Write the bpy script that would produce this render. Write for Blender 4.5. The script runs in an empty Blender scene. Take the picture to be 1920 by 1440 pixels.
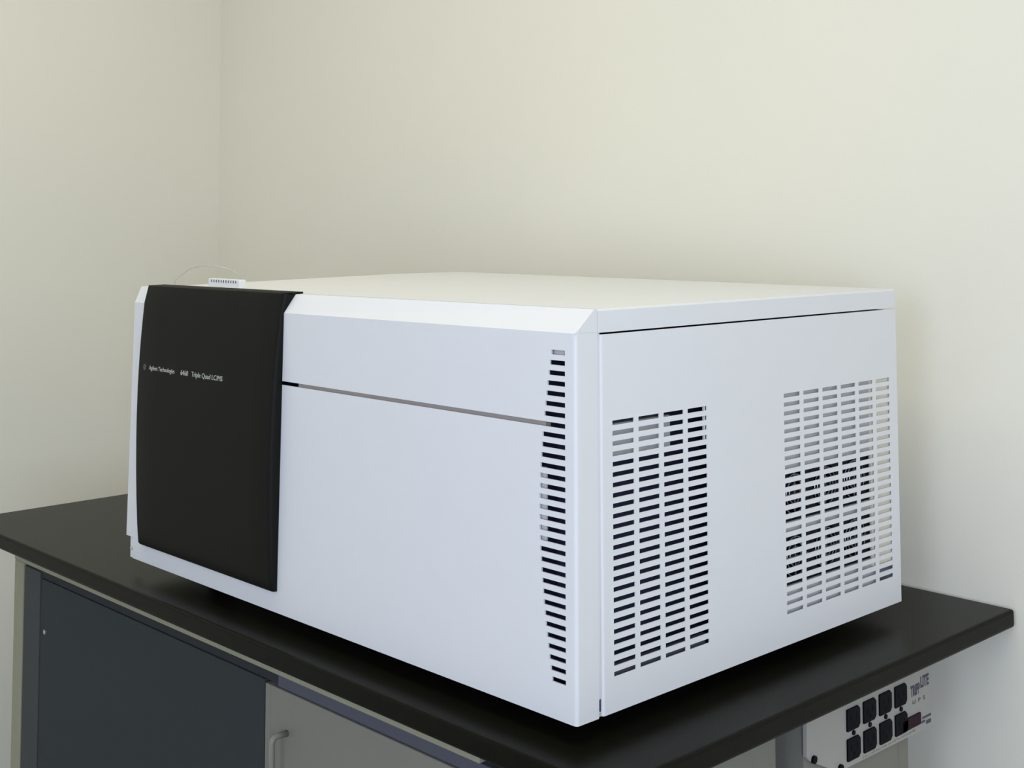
import bpy, bmesh, math, random
from mathutils import Vector, Matrix

# ------------------------------------------------------------------ frame
random.seed(7)
sc = bpy.context.scene
COL = sc.collection
ZB = 0.92                      # height of the instrument's underside above the floor

# ---- camera (a shifted lens: the photograph is the lower crop of a level shot)
def cam_axes(yaw, pitch, roll):
    f = Vector((math.cos(pitch)*math.sin(yaw), math.cos(pitch)*math.cos(yaw), math.sin(pitch)))
    r = Vector((math.cos(yaw), -math.sin(yaw), 0.0))
    u = r.cross(f)
    c, s = math.cos(roll), math.sin(roll)
    return c*r + s*u, -s*r + c*u, f
R_, U_, F_ = cam_axes(-0.8063, 0.0633, -0.0006)
cd = bpy.data.cameras.new('camera')
cam = bpy.data.objects.new('camera', cd)
COL.objects.link(cam)
cam.matrix_world = Matrix(((R_.x, U_.x, -F_.x, 0.9681), (R_.y, U_.y, -F_.y, -1.0223),
                           (R_.z, U_.z, -F_.z, 0.5276 + ZB), (0, 0, 0, 1)))
cd.sensor_width = 36.0
cd.lens = 2449.17*36.0/1920.0
cd.shift_x = 0.0
cd.shift_y = -(720.0 - 263.66)/1920.0
cd.clip_start = 0.05
sc.camera = cam

# ---- world, lights, exposure
w = bpy.data.worlds.new('world')
sc.world = w
w.use_nodes = True
w.node_tree.nodes['Background'].inputs[0].default_value = (0.75, 0.80, 0.90, 1)
w.node_tree.nodes['Background'].inputs[1].default_value = 0.15

def area(name, loc, target, sx, sy, power, color):
    l = bpy.data.lights.new(name, 'AREA')
    l.shape = 'RECTANGLE'; l.size = sx; l.size_y = sy
    l.energy = power; l.color = color
    o = bpy.data.objects.new(name, l)
    COL.objects.link(o)
    o.location = loc
    o.rotation_euler = (Vector(target) - Vector(loc)).to_track_quat('-Z', 'Y').to_euler()
    return o
WARM = (1.0, 0.955, 0.78)
area('ceiling_light_right', (0.55, -0.25, 2.62), (0.55, -0.25, 0), 1.2, 0.6, 8.2, WARM)
area('ceiling_light_left', (-1.0, -0.25, 2.62), (-1.0, -0.25, 0), 1.2, 0.6, 9.2, WARM)
DAY = (0.61, 0.71, 1.0)
area('window_daylight_right', (2.66, -1.9, 1.60), (-0.3, 0.3, 1.10), 1.5, 1.4, 96, DAY)
area('front_fill', (0.7, -3.12, 1.60), (-0.4, 0.3, 1.05), 1.5, 1.4, 46, DAY)  # added cool fill to lift the front face, no known window here

sc.view_settings.view_transform = 'Standard'
sc.view_settings.look = 'None'
sc.view_settings.exposure = -0.225
sc.view_settings.gamma = 1.0
sc.view_settings.use_curve_mapping = False

# ------------------------------------------------------------------ materials
def mat(name, color, rough=0.5, spec=0.5, metallic=0.0, grain=0.0, grain_scale=60.0, bump=0.0, bump_scale=200.0, coat=0.0):
    m = bpy.data.materials.new(name)
    m.use_nodes = True
    nt = m.node_tree
    b = nt.nodes['Principled BSDF']
    b.inputs['Base Color'].default_value = (*color, 1)
    b.inputs['Roughness'].default_value = rough
    b.inputs['Specular IOR Level'].default_value = spec
    b.inputs['Metallic'].default_value = metallic
    b.inputs['Coat Weight'].default_value = coat
    tc = nt.nodes.new('ShaderNodeTexCoord')
    if grain > 0:
        n = nt.nodes.new('ShaderNodeTexNoise')
        n.inputs['Scale'].default_value = grain_scale
        n.inputs['Detail'].default_value = 4.0
        nt.links.new(tc.outputs['Object'], n.inputs['Vector'])
        mx = nt.nodes.new('ShaderNodeMix'); mx.data_type = 'RGBA'
        mx.inputs[6].default_value = (*[c*(1-grain) for c in color], 1)
        mx.inputs[7].default_value = (*[min(1, c*(1+grain)) for c in color], 1)
        nt.links.new(n.outputs['Fac'], mx.inputs[0])
        nt.links.new(mx.outputs[2], b.inputs['Base Color'])
    if bump > 0:
        n2 = nt.nodes.new('ShaderNodeTexNoise')
        n2.inputs['Scale'].default_value = bump_scale
        n2.inputs['Detail'].default_value = 3.0
        nt.links.new(tc.outputs['Object'], n2.inputs['Vector'])
        bp = nt.nodes.new('ShaderNodeBump')
        bp.inputs['Strength'].default_value = bump
        bp.inputs['Distance'].default_value = 0.001
        nt.links.new(n2.outputs['Fac'], bp.inputs['Height'])
        nt.links.new(bp.outputs['Normal'], b.inputs['Normal'])
    return m

M = {}
M['wall'] = mat('cream_wall_paint', (0.84, 0.805, 0.665), 0.75, 0.25, grain=0.02, grain_scale=3.0, bump=0.15, bump_scale=160)
M['ceiling'] = mat('ceiling_tile', (0.82, 0.81, 0.77), 0.9, 0.2, grain=0.04, grain_scale=40)
M['floor'] = mat('vinyl_floor', (0.42, 0.41, 0.37), 0.5, 0.4, grain=0.10, grain_scale=30)
M['white'] = mat('white_powder_coat', (0.79, 0.79, 0.77), 0.5, 0.25, grain=0.015, grain_scale=15, bump=0.06, bump_scale=900)
M['black'] = mat('black_moulded_plastic', (0.006, 0.0062, 0.0045), 0.55, 0.16, grain=0.10, grain_scale=40, bump=0.05, bump_scale=1200)
M['epoxy'] = mat('black_epoxy_top', (0.0066, 0.0062, 0.0038), 0.31, 0.08, grain=0.18, grain_scale=120, bump=0.10, bump_scale=500)
M['frame'] = mat('putty_steel_frame', (0.31, 0.30, 0.20), 0.5, 0.3, grain=0.05, grain_scale=50)
M['slate'] = mat('slate_laminate', (0.034, 0.041, 0.042), 0.6, 0.15, grain=0.08, grain_scale=25)
M['slate_light'] = mat('slate_edge_paint', (0.062, 0.067, 0.066), 0.6, 0.15, grain=0.08, grain_scale=25)
M['slate_rail'] = mat('slate_blue_rail', (0.085, 0.088, 0.108), 0.55, 0.2, grain=0.06, grain_scale=25)
M['shaded_slate'] = mat('shaded_slate_rail', (0.026, 0.029, 0.032), 0.6, 0.15, grain=0.08, grain_scale=25)  # slate darkened to hold the shade under the worktop lip
M['light_grey'] = mat('light_grey_enamel', (0.215, 0.207, 0.168), 0.5, 0.3, grain=0.05, grain_scale=30)
M['grey_steel'] = mat('galvanised_grey', (0.60, 0.59, 0.57), 0.5, 0.3, grain=0.06, grain_scale=70)
M['beige'] = mat('beige_bracket', (0.76, 0.71, 0.56), 0.6, 0.3, grain=0.04, grain_scale=60)
M['seam'] = mat('taupe_flange', (0.40, 0.35, 0.31), 0.6, 0.3, grain=0.06, grain_scale=60)
M['inner'] = mat('shaded_interior', (0.045, 0.045, 0.095), 0.7, 0.2, grain=0.15, grain_scale=60)  # shade of the cavity put into a navy base colour
M['fan'] = mat('fan_black', (0.014, 0.014, 0.022), 0.5, 0.4, grain=0.1, grain_scale=60)
M['guard'] = mat('fan_guard_wire', (0.45, 0.45, 0.48), 0.35, 0.5, metallic=0.6, grain=0.05)
M['print'] = mat('pale_grey_print', (0.52, 0.52, 0.46), 0.6, 0.3, grain=0.02)
M['print_dim'] = mat('grey_emblem_print', (0.13, 0.14, 0.12), 0.6, 0.3, grain=0.02)
M['ink'] = mat('dark_grey_ink', (0.09, 0.09, 0.11), 0.7, 0.2, grain=0.02)
M['brown_ink'] = mat('brown_ink', (0.30, 0.24, 0.19), 0.7, 0.2, grain=0.02)
M['plate'] = mat('off_white_plate', (0.38, 0.37, 0.325), 0.5, 0.3, grain=0.03, grain_scale=60)
M['outlet'] = mat('outlet_black', (0.0040, 0.0040, 0.0065), 0.5, 0.06, grain=0.05)
M['slotblk'] = mat('outlet_slot', (0.004, 0.004, 0.005), 0.8, 0.1, grain=0.05)
M['red'] = mat('dark_red_rocker', (0.022, 0.004, 0.010), 0.45, 0.12, grain=0.05)
M['rubber'] = mat('rubber_foot', (0.02, 0.02, 0.02), 0.8, 0.2, grain=0.1)
M['chrome'] = mat('steel_screw', (0.55, 0.55, 0.55), 0.3, 0.5, metallic=0.9, grain=0.03)
M['clear'] = mat('pale_tubing', (0.55, 0.54, 0.45), 0.3, 0.5, grain=0.02)
M['label'] = mat('white_plastic_strip', (0.80, 0.80, 0.77), 0.5, 0.4, grain=0.02)

# ------------------------------------------------------------------ mesh helpers
class MB:
    """collects shapes in room coordinates (z relative to the instrument's underside)"""
    def __init__(self): self.bm = bmesh.new()
    def box(self, x0, x1, y0, y1, z0, z1, bevel=0.0, seg=2):
        t = bmesh.new()
        bmesh.ops.create_cube(t, size=1.0)
        for v in t.verts:
            v.co = Vector(((x0+x1)/2 + v.co.x*(x1-x0), (y0+y1)/2 + v.co.y*(y1-y0), (z0+z1)/2 + v.co.z*(z1-z0)))
        if bevel > 0:
            bmesh.ops.bevel(t, geom=list(t.edges), offset=bevel, segments=seg, profile=0.5, affect='EDGES')
        self._join(t); return self
    def _join(self, t):
        me = bpy.data.meshes.new('tmp'); t.to_mesh(me); t.free()
        self.bm.from_mesh(me); bpy.data.meshes.remove(me)
    def poly_prism(self, pts, axis, a0, a1, bevel=0.0):
        """pts: outline in the two other axes (in order), extruded along axis from a0 to a1"""
        def co(p, a):
            if axis == 0: return (a, p[0], p[1])
            if axis == 1: return (p[0], a, p[1])
            return (p[0], p[1], a)
        t = bmesh.new()
        A = [t.verts.new(co(p, a0)) for p in pts]; B = [t.verts.new(co(p, a1)) for p in pts]
        n = len(pts)
        t.faces.new(A); t.faces.new(B[::-1])
        for i in range(n): t.faces.new((A[i], B[i], B[(i+1) % n], A[(i+1) % n]))
        bmesh.ops.recalc_face_normals(t, faces=list(t.faces))
        if bevel > 0:
            bmesh.ops.bevel(t, geom=list(t.edges), offset=bevel, segments=2, profile=0.5, affect='EDGES')
        self._join(t); return self
    def cyl(self, c, axis, r, h, seg=20, r2=None):
        t = bmesh.new()
        bmesh.ops.create_cone(t, cap_ends=True, segments=seg, radius1=r, radius2=r if r2 is None else r2, depth=h)
        rot = {0: Matrix.Rotation(math.pi/2, 4, 'Y'), 1: Matrix.Rotation(math.pi/2, 4, 'X'), 2: Matrix.Identity(4)}[axis]
        bmesh.ops.transform(t, matrix=Matrix.Translation(Vector(c)) @ rot, verts=list(t.verts))
        self._join(t); return self
    def tube(self, pts, r, seg=8):
        t = bmesh.new(); rings = []
        P = [Vector(p) for p in pts]
        for i, p in enumerate(P):
            d = (P[min(i+1, len(P)-1)] - P[max(i-1, 0)]).normalized()
            a = d.cross(Vector((0.3, 0.2, 0.93)) if abs(d.z) < 0.9 else Vector((1, 0, 0))).normalized(); b = d.cross(a)
            rings.append([t.verts.new(p + r*(math.cos(k*2*math.pi/seg)*a + math.sin(k*2*math.pi/seg)*b)) for k in range(seg)])
        for i in range(len(rings)-1):
            for k in range(seg):
                t.faces.new((rings[i][k], rings[i][(k+1) % seg], rings[i+1][(k+1) % seg], rings[i+1][k]))
        t.faces.new(rings[0][::-1]); t.faces.new(rings[-1])
        bmesh.ops.recalc_face_normals(t, faces=list(t.faces))
        self._join(t); return self
    def ring(self, c, axis, R, r, seg=28, rs=6):
        pts = []
        for k in range(seg+1):
            a = 2*math.pi*k/seg
            if axis == 0: pts.append((c[0], c[1]+R*math.cos(a), c[2]+R*math.sin(a)))
            else: pts.append((c[0]+R*math.cos(a), c[1], c[2]+R*math.sin(a)))
        return self.tube(pts, r, rs)
    def build(self, name, m, parent=None, smooth=False):
        me = bpy.data.meshes.new(name)
        off = Vector((0, 0, 0)) if parent is None else Vector(parent.get('origin', (0, 0, 0)))
        for v in self.bm.verts: v.co = v.co + Vector((0, 0, ZB)) - off
        self.bm.to_mesh(me); self.bm.free()
        if smooth:
            for p in me.polygons: p.use_smooth = True
        me.materials.append(m)
        o = bpy.data.objects.new(name, me)
        COL.objects.link(o)
        if parent is not None: o.parent = parent; o['origin'] = list(off)
        return o

def thing(name, label, cat, loc, group=None):
    o = bpy.data.objects.new(name, None)
    COL.objects.link(o)
    o.empty_display_size = 0.05
    o.location = loc
    o['origin'] = list(loc)
    o['label'] = label; o['category'] = cat
    if group: o['group'] = group
    return o

def struct(o):
    o['kind'] = 'structure'
    return o

def sheet(us, vs, holes, to3d, depth_vec, m, name, parent, extra=None):
    """a sheet with rectangular cut-outs: quads between grid lines, skipping the holes,
       a back face and the walls of every cut-out. holes: (u0,u1,v0,v1)"""
    U = sorted({round(u, 6) for u in us} | {round(h[k], 6) for h in holes for k in (0, 1)})
    V = sorted({round(v, 6) for v in vs} | {round(h[k], 6) for h in holes for k in (2, 3)})
    def inside(u, v):
        return any(h[0]-1e-7 < u < h[1]+1e-7 and h[2]-1e-7 < v < h[3]+1e-7 for h in holes)
    solid = [[not inside((U[i]+U[i+1])/2, (V[j]+V[j+1])/2) for j in range(len(V)-1)] for i in range(len(U)-1)]
    mb = MB(); bm = mb.bm
    f, b = {}, {}
    D = Vector((0, 0, 0)) if callable(depth_vec) else Vector(depth_vec)
    def vf(i, j):
        if (i, j) not in f: f[(i, j)] = bm.verts.new(to3d(U[i], V[j]))
        return f[(i, j)]
    def vb(i, j):
        if (i, j) not in b: b[(i, j)] = bm.verts.new(Vector(to3d(U[i], V[j])) + (Vector(depth_vec(U[i], V[j])) if callable(depth_vec) else D))
        return b[(i, j)]
    nu, nv = len(U)-1, len(V)-1
    def S(i, j): return 0 <= i < nu and 0 <= j < nv and solid[i][j]
    for i in range(nu):
        for j in range(nv):
            if not solid[i][j]: continue
            bm.faces.new((vf(i, j), vf(i+1, j), vf(i+1, j+1), vf(i, j+1)))
            bm.faces.new((vb(i, j), vb(i, j+1), vb(i+1, j+1), vb(i+1, j)))
            for (a, c, n) in (((i, j), (i+1, j), (i, j-1)), ((i+1, j), (i+1, j+1), (i+1, j)),
                              ((i+1, j+1), (i, j+1), (i, j+1)), ((i, j+1), (i, j), (i-1, j))):
                if not S(*n): bm.faces.new((vf(*a), vb(*a), vb(*c), vf(*c)))
    if extra: extra(bm)
    bmesh.ops.recalc_face_normals(bm, faces=list(bm.faces))
    return mb.build(name, m, parent)

def text_mesh(body, name, m, parent, to3d, width, height, thick=0.0003, bold=0.0, spacing=1.0):
    """lettering as real, thin geometry; to3d maps (s along, t up, n out) to room coordinates"""
    cu = bpy.data.curves.new(name, 'FONT')
    cu.body = body; cu.size = 1.0; cu.resolution_u = 3; cu.offset = bold; cu.space_character = spacing
    cu.extrude = 0.5
    o = bpy.data.objects.new(name, cu); COL.objects.link(o)
    dg = bpy.context.evaluated_depsgraph_get()
    me = bpy.data.meshes.new_from_object(o.evaluated_get(dg))
    bpy.data.objects.remove(o); bpy.data.curves.remove(cu)
    xs = [v.co.x for v in me.vertices]
    x0, x1 = min(xs), max(xs)
    off = Vector(parent['origin'])
    for v in me.vertices:
        s = (v.co.x-x0)/(x1-x0)*width; t = v.co.y/0.70*height; n = (v.co.z+0.5)*thick
        v.co = Vector(to3d(s, t, n)) + Vector((0, 0, ZB)) - off
    me.materials.clear(); me.materials.append(m)
    ob = bpy.data.objects.new(name, me); COL.objects.link(ob); ob.parent = parent
    return ob

# ------------------------------------------------------------------ the room
XL, XR, YB, YF, ZC = -2.08, 2.75, 0.82, -3.2, 2.66
struct(MB().box(XL-0.1, XL, YF, YB+0.1, -ZB, ZC-ZB).build('wall_left', M['wall']))
struct(MB().box(XL, XR+0.1, YB, YB+0.1, -ZB, ZC-ZB).build('wall_back', M['wall']))
struct(MB().box(XR, XR+0.1, YF, YB, -ZB, ZC-ZB).build('wall_right', M['wall']))
struct(MB().box(XL-0.1, XR+0.1, YF-0.1, YF, -ZB, ZC-ZB).build('wall_front', M['wall']))
struct(MB().box(XL-0.1, XR+0.1, YF-0.1, YB+0.1, -ZB-0.1, -ZB).build('floor', M['floor']))
struct(MB().box(XL-0.1, XR+0.1, YF-0.1, YB+0.1, ZC-ZB, ZC-ZB+0.1).build('ceiling', M['ceiling']))

# ------------------------------------------------------------------ lab bench
BT = -0.022; BB = -0.0475
bench = thing('lab_bench', 'lab bench with a matt black worktop on a putty-coloured steel frame, against the back wall', 'bench', (-0.72, 0.38, 0))
MB().box(-1.53, 0.0915, -0.0495, 0.812, BB, BT, bevel=0.0045, seg=3).build('worktop', M['epoxy'], bench)
MB().box(-1.3597, -0.130, -0.020, 0.012, -0.0695, BB, bevel=0.001).build('front_rail', M['frame'], bench)
MB().box(-1.3597, -0.060, 0.74, 0.772, -0.0695, BB, bevel=0.001).build('rear_rail', M['frame'], bench)
MB().box(-1.4000, -1.3600, -0.0, 0.75, -0.0695, BB, bevel=0.001).build('side_rail', M['frame'], bench)
for x0, x1, y0, y1 in ((-1.3597, -1.3240, -0.020, 0.020), (-1.3597, -1.3240, 0.735, 0.775), (-0.130, -0.095, 0.735, 0.775)):
    MB().box(x0, x1, y0, y1, -ZB, -0.0695, bevel=0.002).build('leg', M['frame'], bench)

# ------------------------------------------------------------------ storage under the bench
cab = thing('base_cabinet', 'dark slate-blue base cabinet under the left half of the bench', 'cabinet', (-0.95, 0.3, 0))
MB().box(-1.318, -0.5620, 0.002, 0.62, -ZB, -0.090, bevel=0.002).build('body', M['slate'], cab)
MB().box(-1.318, -0.5306, -0.017, 0.004, -0.0825, -0.0700, bevel=0.0008).build('top_rail', M['shaded_slate'], cab)  # strip coloured and sized as the worktop lip's shadow on the cabinet
MB().box(-1.3195, -1.2560, -0.019, 0.000, -ZB+0.05, -0.0735, bevel=0.001).build('stile', M['slate_light'], cab)
door = MB().box(-1.2535, -0.5600, -0.018, 0.000, -ZB+0.06, -0.0835, bevel=0.0012).build('door', M['slate'], cab)
mb = MB(); mb.cyl((-1.2316, -0.0195, -0.1690), 1, 0.0040, 0.003, 16); mb.build('screw', M['chrome'], door)

lc = thing('equipment_cabinet', 'light grey metal cabinet with a vertical bar handle and slate-blue top rail, under the bench', 'cabinet', (-0.28, 0.3, 0))
MB().box(-0.5575, 0.012, -0.006, 0.340, -ZB, -0.0870, bevel=0.003).build('body', M['light_grey'], lc)
MB().box(-0.5300, -0.020, -0.017, 0.010, -0.0855, -0.0700, bevel=0.001).build('top_rail', M['slate_rail'], lc)
MB().box(-0.5580, -0.5465, -0.018, -0.006, -ZB+0.04, -0.0875, bevel=0.001).build('edge_trim', M['light_grey'], lc)
ld = MB().box(-0.5460, 0.008, -0.018, -0.006, -ZB+0.05, -0.0875, bevel=0.0012).build('door', M['light_grey'], lc)
HX = -0.5060
pts = [(HX, -0.018, -0.1395)]
for k in range(7):
    a = math.pi/2*k/6
    pts.append((HX, -0.034 - 0.008*math.sin(a), -0.1475 + 0.008*math.cos(a)))
pts2 = [(p[0], p[1], -0.47-(p[2]+0.1395)) for p in pts]
MB().tube(pts + pts2[::-1], 0.0042, 12).build('handle', M['light_grey'], ld, smooth=True)

# ------------------------------------------------------------------ power conditioner under the right end of the bench
ups = thing('power_conditioner', 'grey power unit with eight black outlets on a white plate, under the right bench end', 'power supply', (-0.05, 0.52, 0))
XP = 0.030
MB().box(-0.20, 0.0225, 0.385, 0.605, -0.86, -0.052, bevel=0.003).build('body', M['light_grey'], ups)
MB().box(-0.20, 0.0180, 0.609, 0.640, -0.86, -0.052, bevel=0.002).build('side_flange', M['light_grey'], ups)
MB().box(-0.17, -0.01, 0.40, 0.62, -ZB, -0.86, bevel=0.003).build('plinth', M['slate'], ups)
plate = MB().poly_prism([(0.3787, -0.060), (0.6820, -0.060), (0.6820, -0.1670), (0.4650, -0.1640), (0.4440, -0.1620), (0.3850, -0.1330), (0.3787, -0.127)], 0, 0.0235, XP, bevel=0.0008).build('outlet_plate', M['plate'], ups)
for c in range(4):
    yc = 0.4818 + 0.0392*c
    for rz in (-0.1055, -0.1425):
        r = 0.0045
        y0, y1, z0, z1 = yc-0.0153, yc+0.0153, rz-0.0138, rz+0.0138
        o = MB().poly_prism([(y0, z0+.001), (y0+.001, z0), (y1-r, z0), (y1, z0+r), (y1, z1-r), (y1-r, z1), (y0+.001, z1), (y0, z1-.001)], 0, XP-0.002, XP+0.0022, bevel=0.0004).build('outlet', M['outlet'], plate)
        s = MB()
        s.box(XP+0.0020, XP+0.0024, yc-0.0075, yc-0.0060, rz-0.002, rz+0.005)
        s.box(XP+0.0020, XP+0.0024, yc+0.0060, yc+0.0075, rz-0.002, rz+0.006)
        s.cyl((XP+0.0022, yc, rz-0.0065), 0, 0.0022, 0.0004, 12)
        for v in s.bm.verts: v.co = v.co
        b = s.bm
        me = s.build('contact_slots', M['slotblk'], plate)
    MB().cyl((XP+0.0006, yc+0.001, -0.1238), 0, 0.0032, 0.0022, 14).build('indicator', M['outlet'], plate)
sw = MB().box(XP-0.001, XP+0.0025, 0.6155, 0.6500, -0.1555, -0.1400, bevel=0.0006).build('rocker_switch', M['red'], plate)
MB().box(XP-0.001, XP+0.0022, 0.6020, 0.6150, -0.1560, -0.1410, bevel=0.0006).build('switch_surround', M['outlet'], plate)
for (y, z) in ((0.3915, -0.1322), (0.4506, -0.1590)):
    MB().cyl((XP+0.001, y, z), 0, 0.0048, 0.004, 16).build('screw', M['outlet'], plate)
text_mesh('TRIPP', 'lettering', M['ink'], plate, lambda s, t, n: (XP+n, 0.6270+s, -0.1150+t+0.02*s), 0.0245, 0.0135, bold=0.04)
text_mesh('LITE', 'lettering', M['ink'], plate, lambda s, t, n: (XP+n, 0.6535+s, -0.1085+t), 0.0225, 0.0140, bold=0.04)
text_mesh('U  P  S', 'lettering', M['ink'], plate, lambda s, t, n: (XP+n, 0.6320+s, -0.1262+t), 0.0330, 0.0052, bold=0.01)
mb = MB()
for k in range(26):                                   # fine print too small to read, as marks along the lower edge
    y = 0.505 + 0.0052*k + random.uniform(-0.0008, 0.0008)
    mb.box(XP, XP+0.0003, y, y+random.uniform(0.0018, 0.0040), -0.1622, -0.1622+random.uniform(0.0014, 0.0026))
mb.build('fine_print', M['brown_ink'], plate)
mb = MB(); mb.box(XP, XP+0.0003, 0.657, 0.680, -0.1520, -0.1490); mb.box(XP, XP+0.0003, 0.655, 0.664, -0.1570, -0.1540); mb.box(XP, XP+0.0003, 0.667, 0.680, -0.1610, -0.1560)
mb.build('rating_print', M['ink'], plate)

# ------------------------------------------------------------------ the instrument
W, D, H, H1 = 0.975, 0.6586, 0.4344, 0.4098
CH = 0.0294                        # depth of the chamfer at the right end
def chx(x): return CH + 0.0190*max(x, -W)
SL = 0.0083                        # the front top edge drops a little towards the left
def zf(z, x, y=0.0):               # that drop, fading out towards the back and the bottom
    k = max(0.0, min(1.0, (z-0.33)/0.08))
    return z + SL*max(x, -W)*k*max(0.0, 1-y/0.5)

inst = thing('mass_spectrometer', 'large white slotted laboratory instrument with a curved black front cover, on the black bench', 'instrument', (-0.47, 0.33, ZB+BT))

def xl(z):                         # left edge of the front shell, a slight flare
    if z < 0.0325: return -0.9755
    return -0.972 - 0.0145*max(0.0, min(1.0, (0.4098-z)/0.37))
RR = 0.004
def front3(u, v):
    # u: distance along the developed sheet: left edge at -W, front face to -RR, then the rounded corner, then the right return
    if u <= -W + 1e-6: x, y = xl(v), 0.0
    elif u <= -RR: x, y = u, 0.0
    elif u <= -RR + RR*math.pi/2:
        a = (u + RR)/RR
        x, y = -RR + RR*math.sin(a), RR - RR*math.cos(a)
    else: x, y = 0.0, RR + (u + RR - RR*math.pi/2)
    return (x, y, zf(v, x, y))
UE = -RR + RR*math.pi/2 + (0.0345-RR)
def front_depth(u, v):
    t = 0.0022
    if u <= -RR: return (0, t, 0)
    a = min(math.pi/2, (u + RR)/RR)
    return (-t*math.sin(a), t*math.cos(a), 0)
us = [-W, -0.965] + [-RR + RR*math.pi/2*k/5 for k in range(6)] + [UE]
slots = []
for i in range(32):
    zt = 0.3909 - 0.0112*i
    t = (i-15.5)/15.5
    left = -0.0555 + 0.0190*abs(t)**1.75
    slots.append((left, -0.0158, zt-0.0052, zt))
SEAM0, SEAM1 = 0.0 + slots[7][2], slots[7][3]
low = [s for i, s in enumerate(slots) if i > 7]
up = [s for i, s in enumerate(slots) if i < 7]
# lower panel: up to the seam; the half open slot 7 is simply the gap's end
lower = sheet(us, [0.0, 0.0325, SEAM0], low + [(-W, -0.965, 0.0, 0.0325)], front3, front_depth, M['white'], 'lower_front_panel', inst)
# upper panel with the strip of metal that closes the right end of the seam, the chamfer and its end caps
def chamfer(bm):
    A = []
    for x in (xl(H1), -0.55, -RR, -0.0005):
        A.append((bm.verts.new((x, 0.0, zf(H1, x))), bm.verts.new((x, chx(x), zf(H, x, CH))), bm.verts.new((x, CH+0.004, zf(H, x, CH+.004)-0.0002)),
                  bm.verts.new((x, CH+0.004, zf(H, x)-0.004)), bm.verts.new((x, 0.002, zf(H1, x)-0.002))))
    for p, q in zip(A[:-1], A[1:]):
        for k in range(5):
            bm.faces.new((p[k], q[k], q[(k+1) % 5], p[(k+1) % 5]))
    bm.faces.new(A[0]); bm.faces.new(A[-1][::-1])
    # the right return runs up to the top as a gusset
    a = [bm.verts.new(c) for c in ((0.0, RR, zf(H1, 0)-1e-4), (0.0, 0.0345, zf(H1, 0)-1e-4), (0.0, 0.0345, H-0.0005), (0.0, CH, H-0.0005), (0.0, RR, H1+(H-H1)*RR/CH))]
    b = [bm.verts.new((v.co.x-0.002, v.co.y, v.co.z)) for v in a]
    bm.faces.new(a); bm.faces.new(b[::-1])
    for k in range(5): bm.faces.new((a[k], b[k], b[(k+1) % 5], a[(k+1) % 5]))
upper = sheet(us, [SEAM0, SEAM1, H1], up + [(-0.920, -0.0158, SEAM0, SEAM1)], front3, front_depth, M['white'], 'upper_front_panel', inst, chamfer)
# flange that shows through the seam
MB().box(-0.52, -0.0490, 0.0045, 0.012, SEAM0-0.004, SEAM1-0.0005).build('seam_flange', M['seam'], inst)
# corner bracket at the bottom left with its screw
br = MB().box(-0.9755, -0.9655, 0.0012, 0.020, 0.0, 0.0318, bevel=0.0006).build('corner_bracket', M['white'], inst)
MB().cyl((-0.9700, 0.0006, 0.0150), 1, 0.0032, 0.0022, 14).build('screw', M['grey_steel'], br)

# lid: top sheet with a downturned flange on both sides and the back
ZL = 0.4087
mb = MB(); bm = mb.bm
XLL = -0.9371
def lid_pt(x, y): return zf(H, x, y)
ys = [0.0350, 0.08, 0.2, 0.35, 0.5, D]
xs = [XLL, -0.7, -0.5, -0.25, -0.0025, 0.0]
g = [[bm.verts.new((x, y, lid_pt(x, y) - (0.0022 if x == 0.0 else 0.0))) for y in ys] for x in xs]
for i in range(len(xs)-1):
    for j in range(len(ys)-1): bm.faces.new((g[i][j], g[i+1][j], g[i+1][j+1], g[i][j+1]))
fr = [bm.verts.new((0.0, y, ZL)) for y in ys]
fl = [bm.verts.new((XLL, y, ZL)) for y in ys]
for j in range(len(ys)-1):
    bm.faces.new((g[-1][j], fr[j], fr[j+1], g[-1][j+1])); bm.faces.new((g[0][j], g[0][j+1], fl[j+1], fl[j]))
bk = [bm.verts.new((x, D, ZL)) for x in xs[1:-1]]
top = [g[i][-1] for i in range(len(xs))]; bot = [fl[-1]] + bk + [fr[-1]]
for i in range(len(xs)-1): bm.faces.new((top[i], top[i+1], bot[i+1], bot[i]))
bmesh.ops.recalc_face_normals(bm, faces=list(bm.faces))
lid = mb.build('lid', M['white'], inst)
sm = lid.modifiers.new('thickness', 'SOLIDIFY'); sm.thickness = 0.0012; sm.offset = -1

# right side panel with its two vent fields
holes = []
for r in range(25):
    zt = 0.3120 - 0.01121*r
    for c in range(4):
        y0 = 0.0578 + 0.04365*c + 0.0001*r
        holes.append((y0, y0+0.0360, zt-0.0051, zt))
    for c in range(6):
        y0 = 0.3822 + 0.04395*c + 0.00012*r
        holes.append((y0, y0+0.0362, zt-0.0051, zt))
# cut-outs on slightly shifting columns would make a very fine grid: keep the columns plumb
holes = [(round(h[0] - 0.00011*k10, 4), round(h[1] - 0.00011*k10, 4), h[2], h[3]) for k10, h in ((i//10, h) for i, h in enumerate(holes))]
def side3(u, v):
    t = max(0.0, min(1.0, (0.0428-u)/0.0036))
    return (-0.0036*(1-math.sqrt(1-t*t)), u + 0.0016*(1-v/0.41), v)
side = sheet([0.0392, 0.0394, 0.0399, 0.0407, 0.0417, 0.0428, D], [0.0002, 0.4066], holes, side3, (-0.0014, 0, 0), M['white'], 'side_panel', inst)
# pale floor of the joint between front shell and side panel, with its two fixing slots
j = MB().box(-0.012, -0.0022, 0.0315, 0.0400, 0.004, 0.4315).build('joint_strip', M['white'], inst)
MB().poly_prism([(0.0372, 0.0065), (0.0384, 0.0050), (0.0396, 0.0065), (0.0396, 0.0175), (0.0384, 0.0195), (0.0372, 0.0175)], 0, -0.0030, -0.0019).build('fixing_slot', M['inner'], j)
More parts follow.
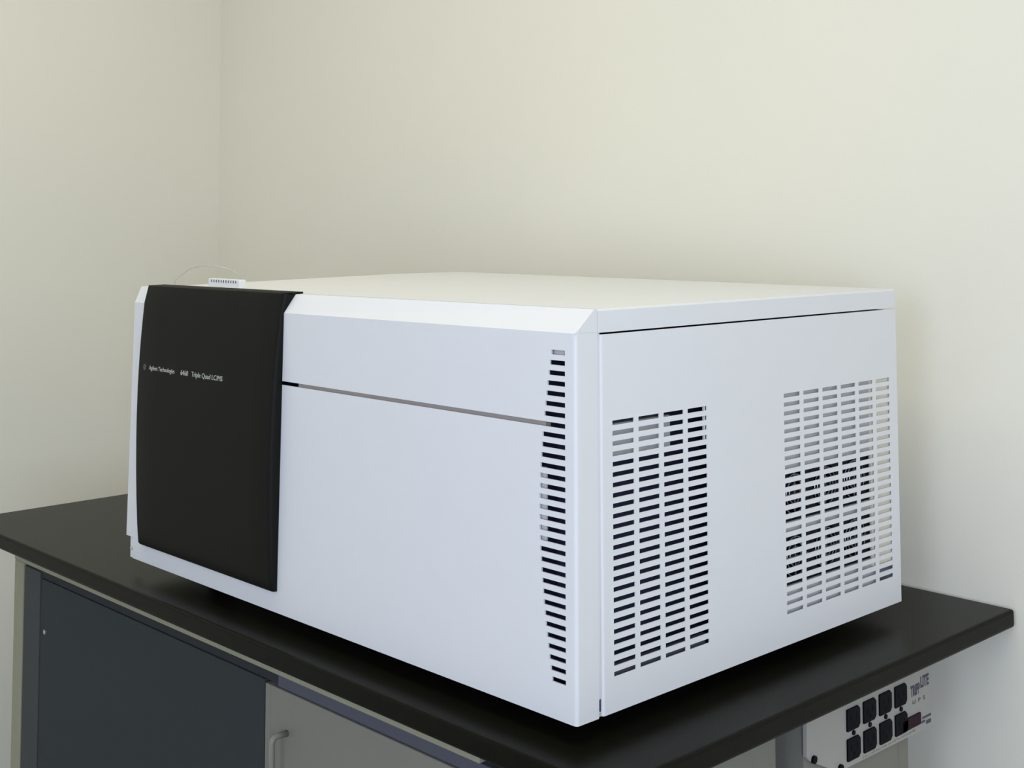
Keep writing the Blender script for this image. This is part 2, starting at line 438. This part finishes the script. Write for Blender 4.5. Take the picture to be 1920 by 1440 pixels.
# left panel, back panel, base plate
MB().box(XLL, XLL+0.0015, 0.006, D-0.002, 0.004, 0.405).build('left_panel', M['white'], inst)
MB().box(XLL+0.002, -0.0025, D-0.0035, D-0.002, 0.004, 0.405).build('back_panel', M['white'], inst)
MB().box(XLL+0.002, -0.0025, 0.004, D-0.004, 0.0005, 0.003).build('base_plate', M['grey_steel'], inst)
# inside: added housing and baffles, coloured dark to keep the cavity lightless
MB().box(XLL+0.01, -0.055, 0.045, D-0.010, 0.006, 0.400).build('inner_housing', M['inner'], inst)
MB().box(-0.054, -0.0035, 0.0485, 0.0505, 0.006, 0.400).build('shade_baffle', M['inner'], inst)
MB().box(-0.054, -0.0035, 0.300, 0.302, 0.006, 0.400).build('shade_baffle', M['inner'], inst)
MB().box(-0.052, -0.0035, 0.054, 0.298, 0.0035, 0.0055).build('shade_baffle', M['inner'], inst)
MB().box(-0.0640, -0.0120, 0.036, 0.040, 0.006, 0.400).build('slot_backing', M['inner'], inst)
MB().box(-0.0600, -0.0485, 0.0045, 0.0065, 0.1830, 0.2620).build('slot_bracket', M['grey_steel'], inst)
MB().box(-0.0500, -0.0120, 0.0060, 0.0075, 0.3830, 0.3945).build('slot_bracket', M['grey_steel'], inst)
# bracket behind the upper rows of the left vent field, white tab at its rear end, plate behind its last rows
MB().box(-0.050, -0.0120, 0.054, 0.172, 0.2640, 0.3060, bevel=0.001).build('inner_bracket', M['grey_steel'], inst)
MB().box(-0.0045, -0.0016, 0.2222, 0.2236, 0.2700, 0.3140).build('inner_tab', M['white'], inst)
MB().box(-0.0100, -0.0060, 0.054, 0.226, 0.0360, 0.0480).build('inner_lip', M['slate_rail'], inst)
# sheet behind the right vent field with two fan openings and a beige flange along the rear
fan_z = [(0.1490, 0.2135), (0.0700, 0.1350)]
def plane3(u, v): return (-0.0065, u, v)
sheet([0.374, 0.6050], [0.034, 0.320], [(0.3810, 0.5935, a, b) for a, b in fan_z], plane3, (-0.0015, 0, 0), M['grey_steel'], 'fan_plate', inst)
MB().box(-0.0062, -0.0030, 0.5915, 0.6480, 0.0600, 0.320).build('rear_flange', M['beige'], inst)
fan0 = None
for a, b in fan_z:
    for k in range(3):
        yc = 0.4165 + 0.0707*k; zc = (a+b)/2; R = 0.029
        f = MB()
        # square housing with a round throat
        seg = 32
        bm = f.bm; P = []
        for i in range(seg):
            an = 2*math.pi*i/seg
            s = 0.0345/max(abs(math.cos(an)), abs(math.sin(an)))
            P.append([bm.verts.new((-0.0095, yc+s*math.cos(an), zc+s*math.sin(an))), bm.verts.new((-0.0095, yc+R*math.cos(an), zc+R*math.sin(an))),
                      bm.verts.new((-0.030, yc+R*math.cos(an), zc+R*math.sin(an))), bm.verts.new((-0.030, yc+s*math.cos(an), zc+s*math.sin(an)))])
        for i in range(seg):
            for q in range(4):
                n = (i+1) % seg
                bm.faces.new((P[i][q], P[n][q], P[n][(q+1) % 4], P[i][(q+1) % 4]))
        bmesh.ops.recalc_face_normals(bm, faces=list(bm.faces))
        fo = f.build('fan', M['fan'], inst)
        g_ = MB()
        for rr in (0.012, 0.0185, 0.025): g_.ring((-0.0088, yc, zc), 0, rr, 0.0007, 24, 5)
        g_.box(-0.0094, -0.0082, yc-0.028, yc+0.028, zc-0.0006, zc+0.0006); g_.box(-0.0094, -0.0082, yc-0.0006, yc+0.0006, zc-0.028, zc+0.028)
        g_.build('guard', M['guard'], fo)
        bl = MB(); bl.cyl((-0.0200, yc, zc), 0, 0.0105, 0.016, 20)
        for q in range(7):
            an = q*2*math.pi/7
            ca, sa = math.cos(an), math.sin(an); cb, sb = math.cos(an+0.62), math.sin(an+0.62)
            vs_ = [bl.bm.verts.new(c) for c in ((-0.0145, yc+.010*ca, zc+.010*sa), (-0.0145, yc+.0275*ca, zc+.0275*sa), (-0.0255, yc+.0275*cb, zc+.0275*sb), (-0.0255, yc+.010*cb, zc+.010*sb),
                                                (-0.0155, yc+.010*ca, zc+.010*sa), (-0.0155, yc+.0275*ca, zc+.0275*sa), (-0.0265, yc+.0275*cb, zc+.0275*sb), (-0.0265, yc+.010*cb, zc+.010*sb))]
            for fc in ((0, 1, 2, 3), (7, 6, 5, 4), (0, 4, 5, 1), (1, 5, 6, 2), (2, 6, 7, 3), (3, 7, 4, 0)): bl.bm.faces.new([vs_[n] for n in fc])
        bl.build('rotor', M['fan'], fo)
# feet
for x in (-0.86, -0.11):
    for y in (0.10, 0.56):
        MB().cyl((x, y, -0.0108), 2, 0.019, 0.0224, 24, r2=0.022).build('foot', M['rubber'], inst)

# the curved black cover that hooks over the front top edge
prof = [(-0.0065, 0.0290), (-0.0092, 0.0320), (-0.0105, 0.045), (-0.0118, 0.060), (-0.0140, 0.10), (-0.0154, 0.143), (-0.0161, 0.19), (-0.0161, 0.225), (-0.0150, 0.275),
        (-0.0128, 0.320), (-0.0100, 0.358), (-0.0072, 0.385), (-0.0050, 0.405), (-0.0022, 0.419), (0.0000, 0.4285), (0.0008, 0.4312), (0.0028, 0.4325), (0.0310, 0.4331)]
def back_of(yf, z, x):
    h1, h, c = zf(H1, x), zf(H, x, CH), chx(x)
    if z <= h1: return 0.0
    if z >= h: return c
    return c*(z-h1)/(h-h1)
def prof_y(z):
    for (y0, z0), (y1, z1) in zip(prof[:-1], prof[1:]):
        if z0 <= z <= z1: return y0 + (y1-y0)*(z-z0)/(z1-z0)
    return prof[0][0]
def xr_(z): return -0.5495 - 0.0097*max(0.0, min(1.0, (0.409-z)/0.374))
DL = -0.935
mb = MB(); bm = mb.bm
cols = [(0.0, 0.35), (0.0004, 0.62), (0.0016, 0.82), (0.0038, 0.95), (0.0075, 1.0)]
front, back = [], []
def zt_(z, x): return z + 0.0065*(x+0.55)*max(0.0, min(1.0, (z-0.36)/0.06))
nmid = 6
for kcol in range(2*len(cols)+nmid):
    fcol, bcol = [], []
    for k, (yf, z) in enumerate(prof):
        xr = xr_(z); L, Rr = DL, xr
        if kcol < len(cols): x = L + cols[kcol][0]; fr_ = cols[kcol][1]
        elif kcol >= len(cols)+nmid: q = cols[2*len(cols)+nmid-1-kcol]; x = Rr - q[0]; fr_ = q[1]
        else: t = (kcol-len(cols)+1)/(nmid+1); x = L+0.0075 + (Rr-L-0.015)*t; fr_ = 1.0
        zz = zt_(z, x)
        last = k == len(prof)-1
        yb = back_of(yf, zz, x) - 0.0004
        if last: p = (x, 0.0310, zz); q_ = (x, 0.0310, zz-0.0024)
        elif k >= len(prof)-3:
            p = (x, yb + (yf-yb)*fr_ if k < len(prof)-2 else yf, zz); q_ = (x, chx(x)-0.0005, zz-0.0024 if k == len(prof)-2 else zz-0.003)
        else: p = (x, yb + (yf-yb)*fr_, zz); q_ = (x, yb, zz)
        fcol.append(bm.verts.new(p)); bcol.append(bm.verts.new(q_))
    front.append(fcol); back.append(bcol)
n, m_ = len(front), len(prof)
for i in range(n-1):
    for k in range(m_-1):
        bm.faces.new((front[i][k], front[i+1][k], front[i+1][k+1], front[i][k+1]))
        bm.faces.new((back[i][k], back[i][k+1], back[i+1][k+1], back[i+1][k]))
    bm.faces.new((front[i][0], back[i][0], back[i+1][0], front[i+1][0]))
    bm.faces.new((front[i][-1], front[i+1][-1], back[i+1][-1], back[i][-1]))
for k in range(m_-1):
    bm.faces.new((front[0][k], front[0][k+1], back[0][k+1], back[0][k]))
    bm.faces.new((front[-1][k], back[-1][k], back[-1][k+1], front[-1][k+1]))
bmesh.ops.recalc_face_normals(bm, faces=list(bm.faces))
cover = mb.build('front_cover', M['black'], inst, smooth=True)
for p in cover.data.polygons:
    pass
es = cover.modifiers.new('edges', 'EDGE_SPLIT'); es.split_angle = math.radians(38)
cover['label'] = 'curved black front cover'
def on_cover(x0, z0):
    def f(s, t, n): return (x0+s, prof_y(z0+t) - 0.00005 - n, z0+t)
    return f
text_mesh('Agilent Technologies', 'lettering', M['print'], cover, on_cover(-0.8970, 0.3018), 0.0776, 0.0066)
text_mesh('6460', 'lettering', M['print'], cover, on_cover(-0.8010, 0.3014), 0.0212, 0.0076)
text_mesh('Triple Quad LC/MS', 'lettering', M['print'], cover, on_cover(-0.7698, 0.3018), 0.0860, 0.0072)
mb = MB()
ec = (-0.9108, 0.3047)
for k in range(12):
    a = 2*math.pi*k/12 + 0.13
    for rr, sz in ((0.0016, 0.00055), (0.0031, 0.00062), (0.0046, 0.00055)):
        x, z = ec[0]+rr*math.cos(a), ec[1]+rr*math.sin(a)
        mb.cyl((x, prof_y(z)-0.0002, z), 1, sz, 0.0004, 8)
mb.build('emblem', M['print_dim'], cover)

# ------------------------------------------------------------------ small things on the lid, behind the black cover
zt = ZB + zf(H, -0.79, 0.05)
strip = thing('terminal_strip', 'small white strip with a row of dark holes, on the lid behind the black cover', 'strip', (-0.785, 0.056, zt))
zz = zf(H, -0.79, 0.05)
MB().box(-0.833, -0.744, 0.050, 0.062, zz, 0.4428, bevel=0.0012).build('body', M['label'], strip)
mb = MB()
for k in range(11):
    x = -0.8225 + 0.0069*k
    MB().box(x-0.0009, x+0.0009, 0.0495, 0.0505, 0.4372, 0.4412).build('hole', M['ink'], strip)
zw = zf(H, -0.93, 0.05)
loop = [(-0.9290, 0.046, zw+0.0008), (-0.9240, 0.045, 0.4370), (-0.8985, 0.045, 0.4492), (-0.8740, 0.045, 0.4574), (-0.8419, 0.047, 0.4620), (-0.8150, 0.056, 0.4612), (-0.8000, 0.070, 0.4560), (-0.800, 0.086, 0.446), (-0.808, 0.096, zf(H, -0.808, 0.096)+0.0008)]
cu = []
for i in range(len(loop)-1):                      # Catmull-Rom through the points
    p0, p1, p2, p3 = (Vector(loop[max(0, i-1)]), Vector(loop[i]), Vector(loop[i+1]), Vector(loop[min(len(loop)-1, i+2)]))
    for q in range(5):
        t = q/5
        cu.append(0.5*((2*p1) + (p2-p0)*t + (2*p0-5*p1+4*p2-p3)*t*t + (3*p1-p0-3*p2+p3)*t**3))
cu.append(Vector(loop[-1]))
tub = MB().tube(cu, 0.0008, 6).build('capillary_tube', M['clear'], None, smooth=True)
tub['label'] = 'thin pale tubing arched above the instrument lid, behind the black cover'
tub['category'] = 'tube'

# helper data no longer needed on the objects
for o in bpy.data.objects:
    if 'origin' in o: del o['origin']
